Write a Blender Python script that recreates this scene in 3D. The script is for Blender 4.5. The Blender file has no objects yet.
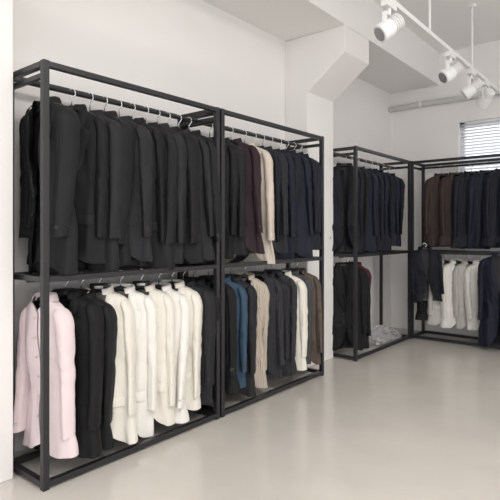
import bpy, math, random
from mathutils import Vector, Matrix, noise

scene = bpy.context.scene
scene.view_settings.view_transform = 'Standard'
scene.view_settings.look = 'None'
scene.view_settings.exposure = 0.0

# ------------------------------------------------------------------ materials
def new_mat(name, col, rough=0.8, metal=0.0, sheen=0.0, bump=0.0, bscale=60.0, var=0.0, vscale=3.0, spec=0.5, trans=0.0, alpha=1.0):
    m = bpy.data.materials.new(name); m.use_nodes = True
    nt = m.node_tree; b = nt.nodes['Principled BSDF']
    b.inputs['Base Color'].default_value = (*col, 1)
    b.inputs['Roughness'].default_value = rough
    b.inputs['Metallic'].default_value = metal
    b.inputs['Specular IOR Level'].default_value = spec
    b.inputs['Sheen Weight'].default_value = sheen
    b.inputs['Transmission Weight'].default_value = trans
    b.inputs['Alpha'].default_value = alpha
    tc = nt.nodes.new('ShaderNodeTexCoord')
    if bump > 0:
        n = nt.nodes.new('ShaderNodeTexNoise'); n.inputs['Scale'].default_value = bscale; n.inputs['Detail'].default_value = 4
        nt.links.new(tc.outputs['Object'], n.inputs['Vector'])
        bp = nt.nodes.new('ShaderNodeBump'); bp.inputs['Strength'].default_value = bump; bp.inputs['Distance'].default_value = 0.01
        nt.links.new(n.outputs['Fac'], bp.inputs['Height']); nt.links.new(bp.outputs['Normal'], b.inputs['Normal'])
    if var > 0:
        n = nt.nodes.new('ShaderNodeTexNoise'); n.inputs['Scale'].default_value = vscale; n.inputs['Detail'].default_value = 5
        nt.links.new(tc.outputs['Object'], n.inputs['Vector'])
        r = nt.nodes.new('ShaderNodeValToRGB')
        r.color_ramp.elements[0].position = .3; r.color_ramp.elements[1].position = .7
        r.color_ramp.elements[0].color = (*[c*(1-var) for c in col], 1)
        r.color_ramp.elements[1].color = (*[min(1, c*(1+var)) for c in col], 1)
        nt.links.new(n.outputs['Fac'], r.inputs['Fac']); nt.links.new(r.outputs['Color'], b.inputs['Base Color'])
    return m

def stripe_mat(name, col, scol, scale, width):
    m = new_mat(name, col, 0.9)
    nt = m.node_tree; b = nt.nodes['Principled BSDF']
    tc = nt.nodes.new('ShaderNodeTexCoord')
    sep = nt.nodes.new('ShaderNodeSeparateXYZ'); nt.links.new(tc.outputs['Object'], sep.inputs[0])
    add = nt.nodes.new('ShaderNodeMath'); add.operation = 'ADD'
    nt.links.new(sep.outputs['X'], add.inputs[0]); nt.links.new(sep.outputs['Y'], add.inputs[1])
    mul = nt.nodes.new('ShaderNodeMath'); mul.operation = 'MULTIPLY'; mul.inputs[1].default_value = scale
    nt.links.new(add.outputs[0], mul.inputs[0])
    fr = nt.nodes.new('ShaderNodeMath'); fr.operation = 'FRACT'; nt.links.new(mul.outputs[0], fr.inputs[0])
    lt = nt.nodes.new('ShaderNodeMath'); lt.operation = 'LESS_THAN'; lt.inputs[1].default_value = width
    nt.links.new(fr.outputs[0], lt.inputs[0])
    mx = nt.nodes.new('ShaderNodeMix'); mx.data_type = 'RGBA'
    mx.inputs[6].default_value = (*col, 1); mx.inputs[7].default_value = (*scol, 1)
    nt.links.new(lt.outputs[0], mx.inputs[0]); nt.links.new(mx.outputs[2], b.inputs['Base Color'])
    return m

M_wall = new_mat('painted_plaster', (0.86, 0.84, 0.82), 0.75, bump=0.06, bscale=25, var=0.012, vscale=1.5)
M_ceil = new_mat('ceiling_paint', (0.87, 0.858, 0.84), 0.85, bump=0.04, bscale=20)
M_floor = new_mat('polished_microcement', (0.58, 0.55, 0.505), 0.2, bump=0.015, bscale=8, var=0.09, vscale=1.3, spec=0.6)
M_steel = new_mat('black_powder_coated_steel', (0.014, 0.014, 0.017), 0.38, bump=0.02, bscale=300)
M_chrome = new_mat('chrome_wire', (0.8, 0.8, 0.81), 0.25, metal=1.0)
M_hang = new_mat('hanger_black_plastic', (0.02, 0.02, 0.022), 0.4)
M_white_metal = new_mat('white_enamel', (0.84, 0.84, 0.83), 0.4)
M_lens = new_mat('spot_reflector', (0.35, 0.35, 0.36), 0.25, metal=0.8)
M_tag = new_mat('paper_tag', (0.85, 0.85, 0.83), 0.8)
M_button = new_mat('button_horn', (0.02, 0.018, 0.016), 0.35)
M_button_l = new_mat('button_pearl', (0.6, 0.55, 0.48), 0.3)
M_lining = new_mat('lining_dark', (0.015, 0.015, 0.019), 0.5)
M_lining_l = new_mat('lining_light', (0.55, 0.52, 0.48), 0.5)
M_blind = new_mat('blind_slat', (0.72, 0.75, 0.80), 0.5)
M_plastic = new_mat('clear_garment_plastic', (0.62, 0.63, 0.63), 0.18, trans=0.6, bump=0.4, bscale=25)

def cloth(name, c, var=0.12, sheen=None):
    if sheen is None: sheen = .015 if max(c) < .2 else .0
    return new_mat(name, c, 0.70, bump=0.10, bscale=220, var=var, vscale=6, sheen=sheen, spec=0.3)
C = {
 'black':    cloth('wool_black', (0.0052, 0.0052, 0.0064)),
 'black2':   cloth('wool_soft_black', (0.0078, 0.0079, 0.0098)),
 'charcoal': cloth('wool_charcoal', (0.0155, 0.0158, 0.0185)),
 'green':    cloth('wool_black_green', (0.0070, 0.0086, 0.0095)),
 'navy':     cloth('wool_navy', (0.0085, 0.011, 0.023)),
 'navy2':    cloth('wool_midnight', (0.0065, 0.008, 0.0145)),
 'blue':     cloth('wool_slate_blue', (0.035, 0.07, 0.115)),
 'burg':     cloth('wool_burgundy', (0.022, 0.0095, 0.014)),
 'red':      cloth('wool_red', (0.085, 0.013, 0.024)),
 'brown':    cloth('wool_brown', (0.044, 0.028, 0.025)),
 'taupe':    cloth('wool_taupe', (0.10, 0.076, 0.06)),
 'grey':     cloth('wool_grey', (0.06, 0.063, 0.068)),
 'lgrey':    cloth('linen_light_grey', (0.52, 0.50, 0.47), 0.05),
 'white':    cloth('linen_white', (0.81, 0.79, 0.745), 0.03),
 'ivory':    cloth('linen_ivory', (0.77, 0.735, 0.66), 0.03),
 'cream':    cloth('linen_cream', (0.57, 0.50, 0.43), 0.04),
 'pink':     cloth('cotton_pale_pink', (0.78, 0.665, 0.68), 0.03),
 'beige':    stripe_mat('seersucker_beige_stripe', (0.56, 0.49, 0.41), (0.26, 0.21, 0.17), 62, 0.28),
 'pin':      stripe_mat('wool_pinstripe', (0.018, 0.018, 0.022), (0.08, 0.08, 0.09), 60, 0.1),
}
LIGHT = {'white', 'ivory', 'cream', 'pink', 'beige', 'lgrey'}

# ------------------------------------------------------------------ mesh helper
class MB:
    def __init__(s): s.v = []; s.f = []; s.m = []
    def grid(s, rows, mi, closed=False):
        b = len(s.v); n = len(rows[0])
        for r in rows: s.v.extend(r)
        for i in range(len(rows)-1):
            for j in range(n if closed else n-1):
                k = (j+1) % n
                s.f.append((b+i*n+j, b+i*n+k, b+(i+1)*n+k, b+(i+1)*n+j)); s.m.append(mi)
        return b
    def box(s, a, c, mi=0):
        x0, y0, z0 = a; x1, y1, z1 = c; b = len(s.v)
        s.v += [(x0,y0,z0),(x1,y0,z0),(x1,y1,z0),(x0,y1,z0),(x0,y0,z1),(x1,y0,z1),(x1,y1,z1),(x0,y1,z1)]
        for q in [(0,3,2,1),(4,5,6,7),(0,1,5,4),(1,2,6,5),(2,3,7,6),(3,0,4,7)]:
            s.f.append(tuple(b+i for i in q)); s.m.append(mi)
    def tube(s, pts, r, mi=0, n=8, caps=True):
        rows = []
        pts = [Vector(p) for p in pts]
        rs = r if isinstance(r, (list, tuple)) else [r]*len(pts)
        prev = None
        for i, p in enumerate(pts):
            d = (pts[min(i+1, len(pts)-1)] - pts[max(i-1, 0)])
            if d.length < 1e-9: d = Vector((0,0,1))
            d.normalize()
            if prev is None:
                ref = Vector((0,1,0)) if abs(d.y) < .9 else Vector((1,0,0))
            else: ref = prev
            u = (ref - d*ref.dot(d)).normalized(); w = d.cross(u); prev = u
            rows.append([tuple(p + (u*math.cos(2*math.pi*k/n) + w*math.sin(2*math.pi*k/n))*rs[i]) for k in range(n)])
        b = s.grid(rows, mi, closed=True)
        if caps:
            s.f.append(tuple(b+k for k in range(n))[::-1]); s.m.append(mi)
            e = b+(len(pts)-1)*n
            s.f.append(tuple(e+k for k in range(n))); s.m.append(mi)
    def obj(s, name, mats, loc=(0,0,0), rot=(0,0,0), smooth=False, bevel=0):
        me = bpy.data.meshes.new(name); me.from_pydata(s.v, [], s.f)
        for m in mats: me.materials.append(m)
        me.polygons.foreach_set('material_index', s.m)
        if smooth: me.polygons.foreach_set('use_smooth', [True]*len(s.f))
        me.update()
        o = bpy.data.objects.new(name, me); scene.collection.objects.link(o)
        o.location = loc; o.rotation_euler = rot
        if bevel:
            bv = o.modifiers.new('bevel', 'BEVEL'); bv.width = bevel; bv.segments = 2; bv.limit_method = 'ANGLE'
        return o

def box_obj(name, a, c, mat, bevel=0):
    b = MB(); b.box(a, c); return b.obj(name, [mat], bevel=bevel)

# ------------------------------------------------------------------ room
XW = -2.70; YB = 6.10; XR = 3.4; YF = -2.6; ZL = 2.94; ZC = 3.32; XL = -2.09
box_obj('floor', (XW-.2, YF, -.1), (XR+.2, YB+.2, 0), M_floor)
box_obj('wall_left', (XW-.2, YF, 0), (XW, YB+.2, ZC), M_wall)
box_obj('ceiling', (XL, YF, ZC), (XR+.2, YB+.2, ZC+.12), M_ceil)
box_obj('ceiling_bulkhead', (XW-.2, YF, ZL), (XL, YB+.2, ZC+.12), M_ceil)
wx0, wx1, wz0, wz1 = -1.87, -0.55, 1.0, 2.47
b = MB()
b.box((XW, YB, 0), (wx0, YB+.2, ZC)); b.box((wx1, YB, 0), (XR+.2, YB+.2, ZC))
b.box((wx0, YB, 0), (wx1, YB+.2, wz0)); b.box((wx0, YB, wz1), (wx1, YB+.2, ZC))
b.obj('wall_back', [M_wall])
b = MB()
b.box((XR, YF, 0), (XR+.2, YB, .5)); b.box((XR, YF, 2.8), (XR+.2, YB, ZC))
for y, ww_ in ((YF, .5), (-.1, .5), (2.6, .5), (5.4, .7)): b.box((XR, y, .5), (XR+.2, y+ww_, 2.8))
b.obj('wall_right', [M_wall])

def column(name, y0, y1):
    b = MB()
    prof = [(XW, 0), (-2.46, 0), (-2.46, 2.436), (-2.09, 2.72), (-2.09, ZL), (XW, ZL)]
    n = len(prof)
    b.v = [(x, y0, z) for x, z in prof] + [(x, y1, z) for x, z in prof]
    b.f.append(tuple(range(n))); b.m.append(0)
    b.f.append(tuple(range(2*n-1, n-1, -1))); b.m.append(0)
    for i in range(n):
        j = (i+1) % n; b.f.append((i, n+i, n+j, j)); b.m.append(0)
    return b.obj(name, [M_wall], bevel=.006)
column('haunched_column', 3.81, 4.26)
column('haunched_column', 0.74, 1.19)

b = MB()
fw = .05
b.box((wx0, YB+.06, wz0), (wx0+fw, YB+.12, wz1)); b.box((wx1-fw, YB+.06, wz0), (wx1, YB+.12, wz1))
b.box((wx0, YB+.06, wz0), (wx1, YB+.12, wz0+fw)); b.box((wx0, YB+.06, wz1-fw), (wx1, YB+.12, wz1))
xm = (wx0+wx1)/2
b.box((xm-.03, YB+.06, wz0), (xm+.03, YB+.12, wz1))
b.box((wx0-.0, YB-.03, wz0-.03), (wx1, YB+.1, wz0))
z = wz0+.06
while z < wz1-.05:
    bb = len(b.v)
    b.v += [(wx0+.02, YB+.015, z), (wx1-.02, YB+.015, z), (wx1-.02, YB+.045, z+.028), (wx0+.02, YB+.045, z+.028)]
    b.f.append((bb, bb+1, bb+2, bb+3)); b.m.append(1)
    z += .034
b.obj('window_1', [M_white_metal, M_blind])

# white pipe clipped along the back wall
b = MB()
b.tube([(XW+.01, YB-.045, 2.735), (XR-.01, YB-.045, 2.735)], .034, 0, n=24)
for x in (-2.3, -1.2, 0, 1.2, 2.4):
    b.tube([(x-.012, YB-.045, 2.735), (x+.012, YB-.045, 2.735)], .039, 0, n=24)
    b.box((x-.012, YB-.045, 2.72), (x+.012, YB-.001, 2.75))
b.obj('trim_1', [M_white_metal], smooth=True)

# ------------------------------------------------------------------ racks
def rack(name, L, D, H=2.0, t=.031):
    b = MB()
    for x in (0, L-t):
        for y in (0, D-t):
            b.box((x, y, .0), (x+t, y+t, H))
    for z0 in (H-t, .965, .012):
        for y in (0, D-t): b.box((t, y, z0), (L-t, y+t, z0+t*.9))
        for x in (0, L-t): b.box((x, t, z0), (x+t, D-t, z0+t*.9))
    for x in (0.003, L-t+.003): b.box((x, t, 1.918), (x+.024, D-t, 1.942))
    for z0 in (1.93, .965):
        b.tube([(t*.5, D/2, z0), (L-t*.5, D/2, z0)], .0125, 0, n=12)
    return b.obj(name, [M_steel], bevel=.0025)

D = .37
XF = -2.225
def place_left(o, y0):
    o.rotation_euler = (0, 0, math.radians(90)); o.location = (XF, y0, 0)
place_left(rack('clothing_rack', 1.20, D), 1.215)
place_left(rack('clothing_rack', 1.27, D), 2.43)
place_left(rack('clothing_rack', 1.31, D), 4.27)
o = rack('clothing_rack', 1.30, D); o.location = (-2.245, 5.60, 0)
RX = XF - D/2
RY = 5.60 + D/2

# ------------------------------------------------------------------ jackets
def lerp(t, pts):
    if t <= pts[0][0]: return pts[0][1]
    for (a, va), (c, vc) in zip(pts, pts[1:]):
        if t <= c:
            k = (t-a)/(c-a); k = k*k*(3-2*k)*.5 + k*.5
            return va+(vc-va)*k
    return pts[-1][1]

cnt = 0
def jacket(name, ck, pos, yaw, length=.78, thick=1.0, hookh=.095, tag=False, wscale=1.0, label=False, open_=None, lean=None, shirt=False):
    global cnt
    cnt += 1
    rng = random.Random(cnt*7+3)
    S = wscale*rng.uniform(.95, 1.05)
    b = MB(); L = length
    op = rng.choice([0, 0, .02, .035]) if open_ is None else open_
    if shirt: op = 0
    seed = Vector((cnt*3.17, cnt*1.31, 0))
    flare = rng.uniform(.178, .210)
    drop = rng.uniform(-.004, .014)
    W = [(0,.062),(.010,.088),(.024,.122),(.04,.150),(.058+drop,.172),(.09+drop,.182),(.16,.177),(.30,.165),(.42,.158),(.55,.172),(L,flare)]
    Dp = [(0,.038),(.03,.042),(.07,.048),(.2,.056),(.42,.044),(L,rng.uniform(.048,.068))]
    zb = rng.uniform(.36, .46)*L/.78
    if shirt: zb = .07
    def w(z): return lerp(z, W)*S
    def d(z): return lerp(z, Dp)*thick
    def e(z):
        if z < zb: return -.014 + (.058+.014)*((zb-z)/zb)**1.05 + op*min(1, z/zb)
        k = (z-zb)/(L-zb)
        return -.014 + op + (.03 if shirt else .10)*max(0, k-.2)**2.0
    P = .80
    def pt(th, z, k=0):
        c, s_ = math.cos(th), math.sin(th)
        x = w(z)*math.copysign(abs(c)**P, c); y = d(z)*math.copysign(abs(s_)**P, s_)
        return x, y
    amp0 = rng.uniform(.018, .028)
    fang = rng.uniform(-5, 5)
    def wr(x, y, z, amp=None):
        amp = amp or amp0
        q = Vector((x*12, y*5, z*1.8)) + seed
        n1 = noise.noise(q)
        n2 = noise.noise(Vector((x*26+z*fang, y*10, z*5))+seed+Vector((5,3,1)))
        n3 = noise.noise(Vector((x*14, y*14, z*24))+seed+Vector((9,2,7)))
        # fluted folds that deepen toward the hem
        fl = math.sin((x+.03*n1)*50 + seed.x*2) * .008 * max(0, (z-.40)/.40)**1.3
        a = amp*min(1, .2+z*1.6)
        mid = math.exp(-((z-.42)/.14)**2)
        return x + a*.35*n2, y + (a*(n1+.5*n2) + .007*n3*mid + fl)*thick**.5
    def fy(x, z):
        r = min(.999, abs(x)/w(z)); c = r**(1/P)
        return -d(z)*math.sqrt(max(0, 1-c*c))**P
    NU = 64
    zs = [0,.006,.012,.019,.026,.033,.04,.049,.058,.07,.085]
    nz = 36
    zs += [.085+(L-.085)*(i+1)/nz for i in range(nz)]
    rows = []
    hemt = rng.uniform(-.05, .05)
    for z in zs:
        ww = w(z); ee = e(z)
        def th0(v):
            r = max(-.98, min(.96, v/ww)); c = math.copysign(abs(r)**(1/P), r)
            return math.asin(c)
        a0 = -math.pi/2 + th0(ee); a1 = 1.5*math.pi - th0(ee)
        row = []
        for j in range(NU+1):
            s_ = j/NU; th = a0+(a1-a0)*s_
            x, y = pt(th, z)
            if s_ > .9: y -= .007*(s_-.9)/.1
            x, y = wr(x, y, z)
            zz2 = z + hemt*x*(z/L)**2
            edge = min(s_, 1-s_)
            if z > L-.10 and edge < .085: zz2 -= (z-(L-.10))*.45*(1-edge/.085)**2
            row.append((x, y, -zz2))
        rows.append(row)
    b.grid(rows, 0)
    rows2 = [[(x*.965, y*.9, zq+.002) for (x, y, zq) in r] for r in rows[2:]]
    b.grid(rows2, 1)
    b.grid([rows[-1], rows2[-1]], 0)
    if not shirt:
        for sd in (1, -1):
            lr = []
            N = 18
            for i in range(N+1):
                z = .004 + (zb-.004)*i/N
                lw = lerp(z, [(0,.03),(.05,.045),(.098,.05),(.1001,.030),(.112,.078),(.14,.080),(zb*.7,.054),(zb,.006)])
                ee = e(z)
                off = .007 if sd < 0 else 0
                r = []
                for k in range(4):
                    x = ee + lw*k/3
                    x = min(x, w(z)*.93)
                    y = fy(x, z) - .007 - .011*math.sin(math.pi*min(1,(k+.4)/3.4)) - off
                    if k == 3: y -= .003
                    X, Y = wr(sd*x, y, z)
                    r.append((X, Y, -z))
                lr.append(r)
            b.grid(lr, 0)
    prof = [(.0, .0), (-.002, .026), (.008, .029), (.014, .018), (.02, -.014)]
    cr = []
    for dr, dz in prof:
        r = []
        for j in range(25):
            th = -math.pi*.38 + (math.pi*1.76)*j/24
            x, y = pt(th, 0)
            lng = math.hypot(x, y); f = (lng+dr)/lng
            fr = max(0, -math.sin(th))
            r.append((x*f, y*f, dz*(1-.3*fr)-.002 + -.006*fr))
        cr.append(r)
    b.grid(cr, 0)
    # sleeves
    SL = rng.uniform(.61, .67)*min(L, .80)/.80
    tk = min(thick, 1.12)
    for sd in (1, -1):
        sw = rng.uniform(-.035, .015); n = 20; rows = []; NT = 40
        bow = rng.uniform(-.002, .010)
        ws = .170*S
        fat = rng.uniform(.92, 1.08)
        for i in range(NT+1):
            if i < 6: t = [0,.004,.012,.028,.055,.09][i]
            else: t = .09 + .91*(i-5)/(NT-5)
            z = .032 + drop*.7 + t*SL
            hd = math.sqrt(max(0, 1-(1-min(t/.085, 1))**2))*.93+.07
            tp = 1-.34*t
            cx = ws-.034+.028*min(t/.13, 1)+.010*t
            cy = .002 - .024*t*t + sw*t + bow*math.sin(t*math.pi)
            rx = .034*hd*tp*S*fat; ry = .058*hd*tp*tk*fat
            elbow = math.exp(-((t-.48)/.15)**2)
            r = []
            for k in range(n):
                a = 2*math.pi*k/n
                x = cx+rx*math.cos(a); y = cy+ry*math.sin(a)
                q = Vector((math.cos(a)*1.0+sd*4, math.sin(a)*1.0, z*3.2))+seed
                nn = (noise.noise(q)*.008)*(.25+min(.9, t*2))
                nn += noise.noise(Vector((math.cos(a)*1.3, math.sin(a)*1.3+z*8, z*22))+seed)*(.0025+.006*elbow)*min(1, t*6)
                nn -= .006*math.exp(-((a-5.2+1.2*t)/.30)**2)*min(1, t*5)
                x += nn*math.cos(a)*.9; y += nn*math.sin(a)
                r.append((sd*x, y, -z))
            rows.append(r)
        b.grid(rows, 0, closed=True)
        last = rows[-1]; cxm = sum(p[0] for p in last)/n; cym = sum(p[1] for p in last)/n
        inner = [(cxm+(x-cxm)*.88, cym+(y-cym)*.88, z) for x, y, z in last]
        inn2 = [(x, y, z+.05) for x, y, z in inner]
        b.grid([last, inner, inn2], 1, closed=True)
        bb = len(b.v); b.v += inn2; b.f.append(tuple(range(bb, bb+n))); b.m.append(1)
        bb = len(b.v); b.v += rows[0]; b.f.append(tuple(range(bb, bb+n))); b.m.append(0)
        for q in range(1 if shirt else 3):
            rr = rows[-1]; r3 = rows[-5]
            k = 2
            tt = .22 + .24*q
            p = [rr[k][i]+(r3[k][i]-rr[k][i])*tt for i in range(3)]
            b.tube([(p[0]-sd*.001, p[1]-.001, p[2]), (p[0]+sd*.003, p[1]+.002, p[2])], .0042, 2, n=8)
    def patch(xa, xb, za, zc_, off, slope=0):
        g = []
        for i in range(4):
            r = []
            for j in range(7):
                x = xa+(xb-xa)*j/6; z = za+(zc_-za)*i/3+slope*(j/6)
                o_ = off if 0 < i else off*.4
                X, Y = wr(x, fy(x, z)-o_, z); r.append((X, Y, -z))
            g.append(r)
        b.grid(g, 0)
    if not shirt:
        zp = .53*L/.78
        patch(.05, .145, zp, zp+.05, .010, .008); patch(-.05, -.145, zp, zp+.05, .012, .008)
        patch(.055, .125, .21, .228, .008, -.008)
        for q in range(2):
            z = zb+.012+.095*q; xb_ = 0 if op == 0 else -(e(z)+.012)
            X, Y = wr(xb_, fy(xb_, z)-.010, z)
            b.tube([(X, Y, -z), (X, Y-.005, -z)], .008, 2, n=10)
    else:
        patch(.04, .13, .17, .28, .005)
        for q in range(6):
            z = .09+.095*q
            if z < L-.05:
                X, Y = wr(0, fy(0, z)-.010, z)
                b.tube([(X, Y, -z), (X, Y-.004, -z)], .0055, 2, n=10)
    tw = rng.uniform(-.40, .40); sx = rng.uniform(-.02, .02); sy = rng.uniform(-.035, .035) if lean is None else lean
    for i, (x, y, z) in enumerate(b.v):
        if z < 0:
            a = tw*(-z); c, s_ = math.cos(a), math.sin(a)
            b.v[i] = (x*c-y*s_ + sx*(-z), x*s_+y*c + sy*(-z), z)
    ap = [(-.15*S,0,-.062),(-.12*S,0,-.042),(-.08,0,-.026),(-.04,0,-.006),(0,0,.006),(.04,0,-.006),(.08,0,-.026),(.12*S,0,-.042),(.15*S,0,-.062)]
    b.tube(ap, [.010,.012,.013,.014,.016,.014,.013,.012,.010], 3, n=8)
    if label:
        b.box((-.05, -.012, -.004), (.05, .006, .040), 3)
        b.box((-.024, -.0132, .012), (.024, -.0122, .026), 5)
    h = hookh
    hp = [(0,0,.0),(0,0,h-.036),(.010,0,h-.026),(.019,0,h-.010)]
    for k in range(0, 9):
        a = math.radians(-5+ k*24); hp.append((.0175*math.cos(a), 0, h+.0+.0175*math.sin(a)))
    b.tube(hp, .0030, 4, n=6)
    lt = ck in LIGHT
    return b.obj(name, [C[ck], M_lining_l if lt else M_lining, M_button_l if lt else M_button, M_hang, M_chrome, M_tag],
              loc=(pos[0], pos[1], pos[2]-hookh), rot=(0, rng.uniform(-.05, .05), math.radians(yaw)), smooth=True)

R = random.Random(4)
ZU, ZD = 1.93, .965
NM = {'black':'black_suit_jacket','black2':'black_suit_jacket','charcoal':'charcoal_suit_jacket','green':'black_suit_jacket','navy':'navy_suit_jacket','navy2':'navy_suit_jacket','blue':'slate_blue_suit_jacket','burg':'burgundy_suit_jacket','red':'red_suit_jacket','brown':'brown_suit_jacket','taupe':'taupe_suit_jacket','grey':'grey_suit_jacket','lgrey':'light_grey_blazer','white':'white_blazer','ivory':'ivory_blazer','cream':'beige_suit_jacket','pink':'pink_shirt','beige':'striped_beige_blazer','pin':'pinstripe_suit_jacket'}
def L_(ck, y, up, yaw=None, ln=None, **k):
    yaw = R.uniform(16, 38) if yaw is None else yaw
    ln = ln if ln else ((.82 if up else .78)+R.uniform(-.045, .035))
    k.setdefault('thick', R.uniform(.95, 1.15))
    k.setdefault('hookh', R.uniform(.085, .105))
    jacket(NM[ck], ck, (RX, y, ZU if up else ZD), yaw, ln, **k)
# rack 1 upper
ys = [1.335, 1.47, 1.58, 1.67, 1.77, 1.86, 1.96, 2.05, 2.14, 2.23, 2.32]
cs = ['green','black','charcoal','black2','charcoal','black','black2','charcoal','black','charcoal','black2']
for i, (y, c) in enumerate(zip(ys, cs)):
    L_(c, y, True, yaw=(4 if i == 0 else 40 if i == 1 else None), thick=1.15, ln=(.86 if i == 0 else None))
# rack 1 lower
for c, y, th, yw, lb, ln in [('pink',1.325,.95,6,0,.75),('black',1.44,1.1,30,0,.80),('black2',1.525,1.05,34,0,.79),('ivory',1.64,1.3,38,1,.82),('white',1.78,1.4,42,0,.83),('ivory',1.93,1.35,40,1,.80),('white',2.06,1.3,38,0,.80),('ivory',2.17,1.2,32,0,.77),('charcoal',2.27,1.1,26,0,.76),('black',2.355,1,16,0,.75)]:
    L_(c, y, False, thick=th, yaw=yw, label=bool(lb), ln=ln, open_=.035 if c in ('white','ivory') else None, lean=.0, shirt=(c == 'pink'), wscale=(.90 if c == 'pink' else 1))
# rack 2 upper
for c, y in [('black',2.51),('black2',2.61),('burg',2.73),('cream',2.88),('navy2',2.99),('charcoal',3.10),('navy',3.20),('navy2',3.31),('navy',3.42),('navy2',3.53),('navy',3.61)]:
    L_(c, y, True, ln=.86 if c == 'cream' else None, lean=0.0 if c == 'cream' else None)
# rack 2 lower
for c, y, th in [('black',2.50,1),('blue',2.61,1.1),('charcoal',2.72,1),('beige',2.88,1.6),('pin',3.03,1.1),('charcoal',3.13,1.1),('pin',3.23,1),('ivory',3.35,1.0),('grey',3.46,1.0),('taupe',3.57,1.1)]:
    L_(c, y, False, thick=th, yaw=38 if c == 'beige' else None, ln=.80 if c == 'beige' else None, lean=0 if c == 'beige' else None)
# rack 3
for c, y in [('navy2',4.38),('black',4.49),('navy',4.64),('navy2',4.80),('navy',4.94),('navy2',5.08),('navy',5.22),('navy2',5.38)]:
    L_(c, y, True, yaw=R.uniform(24, 44))
for c, y in [('black',4.36),('black2',4.42),('black',4.48)]:
    L_(c, y, False)
L_('red', 4.59, False, thick=.7, wscale=.88, yaw=10, ln=.70)
# rack 4 (back wall)
def B_(ck, x, up, yaw=None, ln=None, **k):
    ln = ln if ln else ((.80 if up else .72)+R.uniform(-.03, .02))
    jacket(NM[ck], ck, (x, RY, ZU if up else ZD), yaw, ln, **k)
for c, x, yw in [('brown',-1.96,42),('brown',-1.80,36),('navy2',-1.64,40),('navy',-1.48,36),('navy2',-1.33,40),('navy',-1.20,45),('navy2',-1.08,44)]:
    B_(c, x, True, yaw=yw, thick=1.1)
for c, x, yw, ln in [('black',-2.06,60,.66),('lgrey',-1.92,42,.70),('white',-1.79,40,.72),('lgrey',-1.67,42,.71),('white',-1.55,46,.70),('navy2',-1.22,44,.80),('navy2',-1.10,44,.80)]:
    B_(c, x, False, yaw=yw, ln=ln, thick=1.15)
# two pieces hooked over the front rail of the back rack
jacket('navy_suit_jacket', 'navy2', (-2.06, 5.545, 1.06), 30, .58, hookh=.045, thick=1.0, lean=0, wscale=.92)
jacket('navy_coat', 'navy', (-1.29, 5.545, 1.025), 12, .92, hookh=.06, thick=1.1, lean=0)

# ------------------------------------------------------------------ plastic bags pile
b = MB()
for (cx, cy, rx, ry, rz) in [(-2.42, 5.10, .11, .12, .07), (-2.44, 5.28, .12, .13, .09), (-2.40, 5.44, .10, .09, .06)]:
    rows = []
    for i in range(15):
        ph = math.pi*i/14
        r = []
        for k in range(28):
            a = 2*math.pi*k/28
            x, y, z = math.sin(ph)*math.cos(a), math.sin(ph)*math.sin(a), math.cos(ph)
            q = Vector((x*3+cx*9, y*3+cy*5, z*3)); m = 1+.38*noise.noise(q)+.2*noise.noise(q*2.7)
            r.append((cx+x*rx*m, cy+y*ry*m, max(.004, rz*.75+z*rz*m)))
        rows.append(r)
    b.grid(rows, 0, closed=True)
b.obj('crumpled_plastic_garment_bags', [M_plastic])

# ------------------------------------------------------------------ track lighting
TX, TZ = -1.41, 2.70
b = MB()
b.box((TX-.018, .6, TZ), (TX+.018, YB-.10, TZ+.034))
for y in (1.6, 2.8, 3.9, 5.0):
    b.tube([(TX, y, TZ+.03), (TX, y, ZC)], .009, 0, n=10)
    b.tube([(TX, y, ZC-.02), (TX, y, ZC)], .035, 0, n=16)
b.obj('lighting_track', [M_white_metal])
def spot(y, aim, K=1.3):
    b = MB()
    b.box((-.018, -.055, -.03), (.018, .055, 0))
    b.tube([(0,0,-.03), (0,0,-.06)], .010, 0, n=10)
    b.box((-.004+.0, -.052, -.066), (.004, .052, -.058))
    b.box((-.012, -.054, -.125), (.012, -.048, -.058)); b.box((-.012, .048, -.125), (.012, .054, -.058))
    c = Vector((0,0,-.125)); d = Vector(aim).normalized()
    def at(t): return tuple(c+d*t)
    b.tube([at(-.075), at(-.07), at(-.02), at(-.015), at(-.01), at(.055), at(.06)], [.030,.034,.034,.034,.045,.047,.047], 0, n=24, caps=True)
    for k in range(4): b.tube([at(-.066+.013*k), at(-.062+.013*k)], .042, 0, n=24)
    b.tube([at(.0602), at(.064)], [.047,.043], 0, n=24)
    b.tube([at(.0635), at(.0655)], .036, 1, n=24)
    b.v = [(x*K, y_*K, z*K) for x, y_, z in b.v]
    return b.obj('track_spotlight', [M_white_metal, M_lens], loc=(TX, y, TZ))
spot(3.16, (-.6, -.75, -.7)); spot(4.38, (-.6, -.7, -.6)); spot(4.98, (-.8, -.2, -.6)); spot(5.45, (-.6, .5, -.6)); spot(2.0, (-.8, 0, -.6))

# ------------------------------------------------------------------ light
w_ = bpy.data.worlds.new('World'); scene.world = w_; w_.use_nodes = True
bg = w_.node_tree.nodes['Background']; bg.inputs['Color'].default_value = (0.965, 0.967, 0.99, 1); bg.inputs['Strength'].default_value = 2.0
def area(name, loc, rot, sx, sy, power, col):
    l = bpy.data.lights.new(name, 'AREA'); l.shape = 'RECTANGLE'; l.size = sx; l.size_y = sy; l.energy = power; l.color = col
    o = bpy.data.objects.new(name, l); scene.collection.objects.link(o); o.location = loc; o.rotation_euler = rot; return o
area('added_overhead_fill', (.6, 1.2, ZC-.03), (0, 0, 0), 1.2, 3.0, 105, (1, .96, .91))  # added warm fill lamp to brighten the room; no real ceiling fixture

cam = bpy.data.cameras.new('camera'); co = bpy.data.objects.new('camera', cam); scene.collection.objects.link(co)
co.location = (0, 0, 1.2); co.rotation_euler = (math.radians(90), 0, math.radians(39.3))
cam.lens = 36.7; cam.sensor_width = 36; cam.shift_y = -.036; cam.clip_start = .05
scene.camera = co
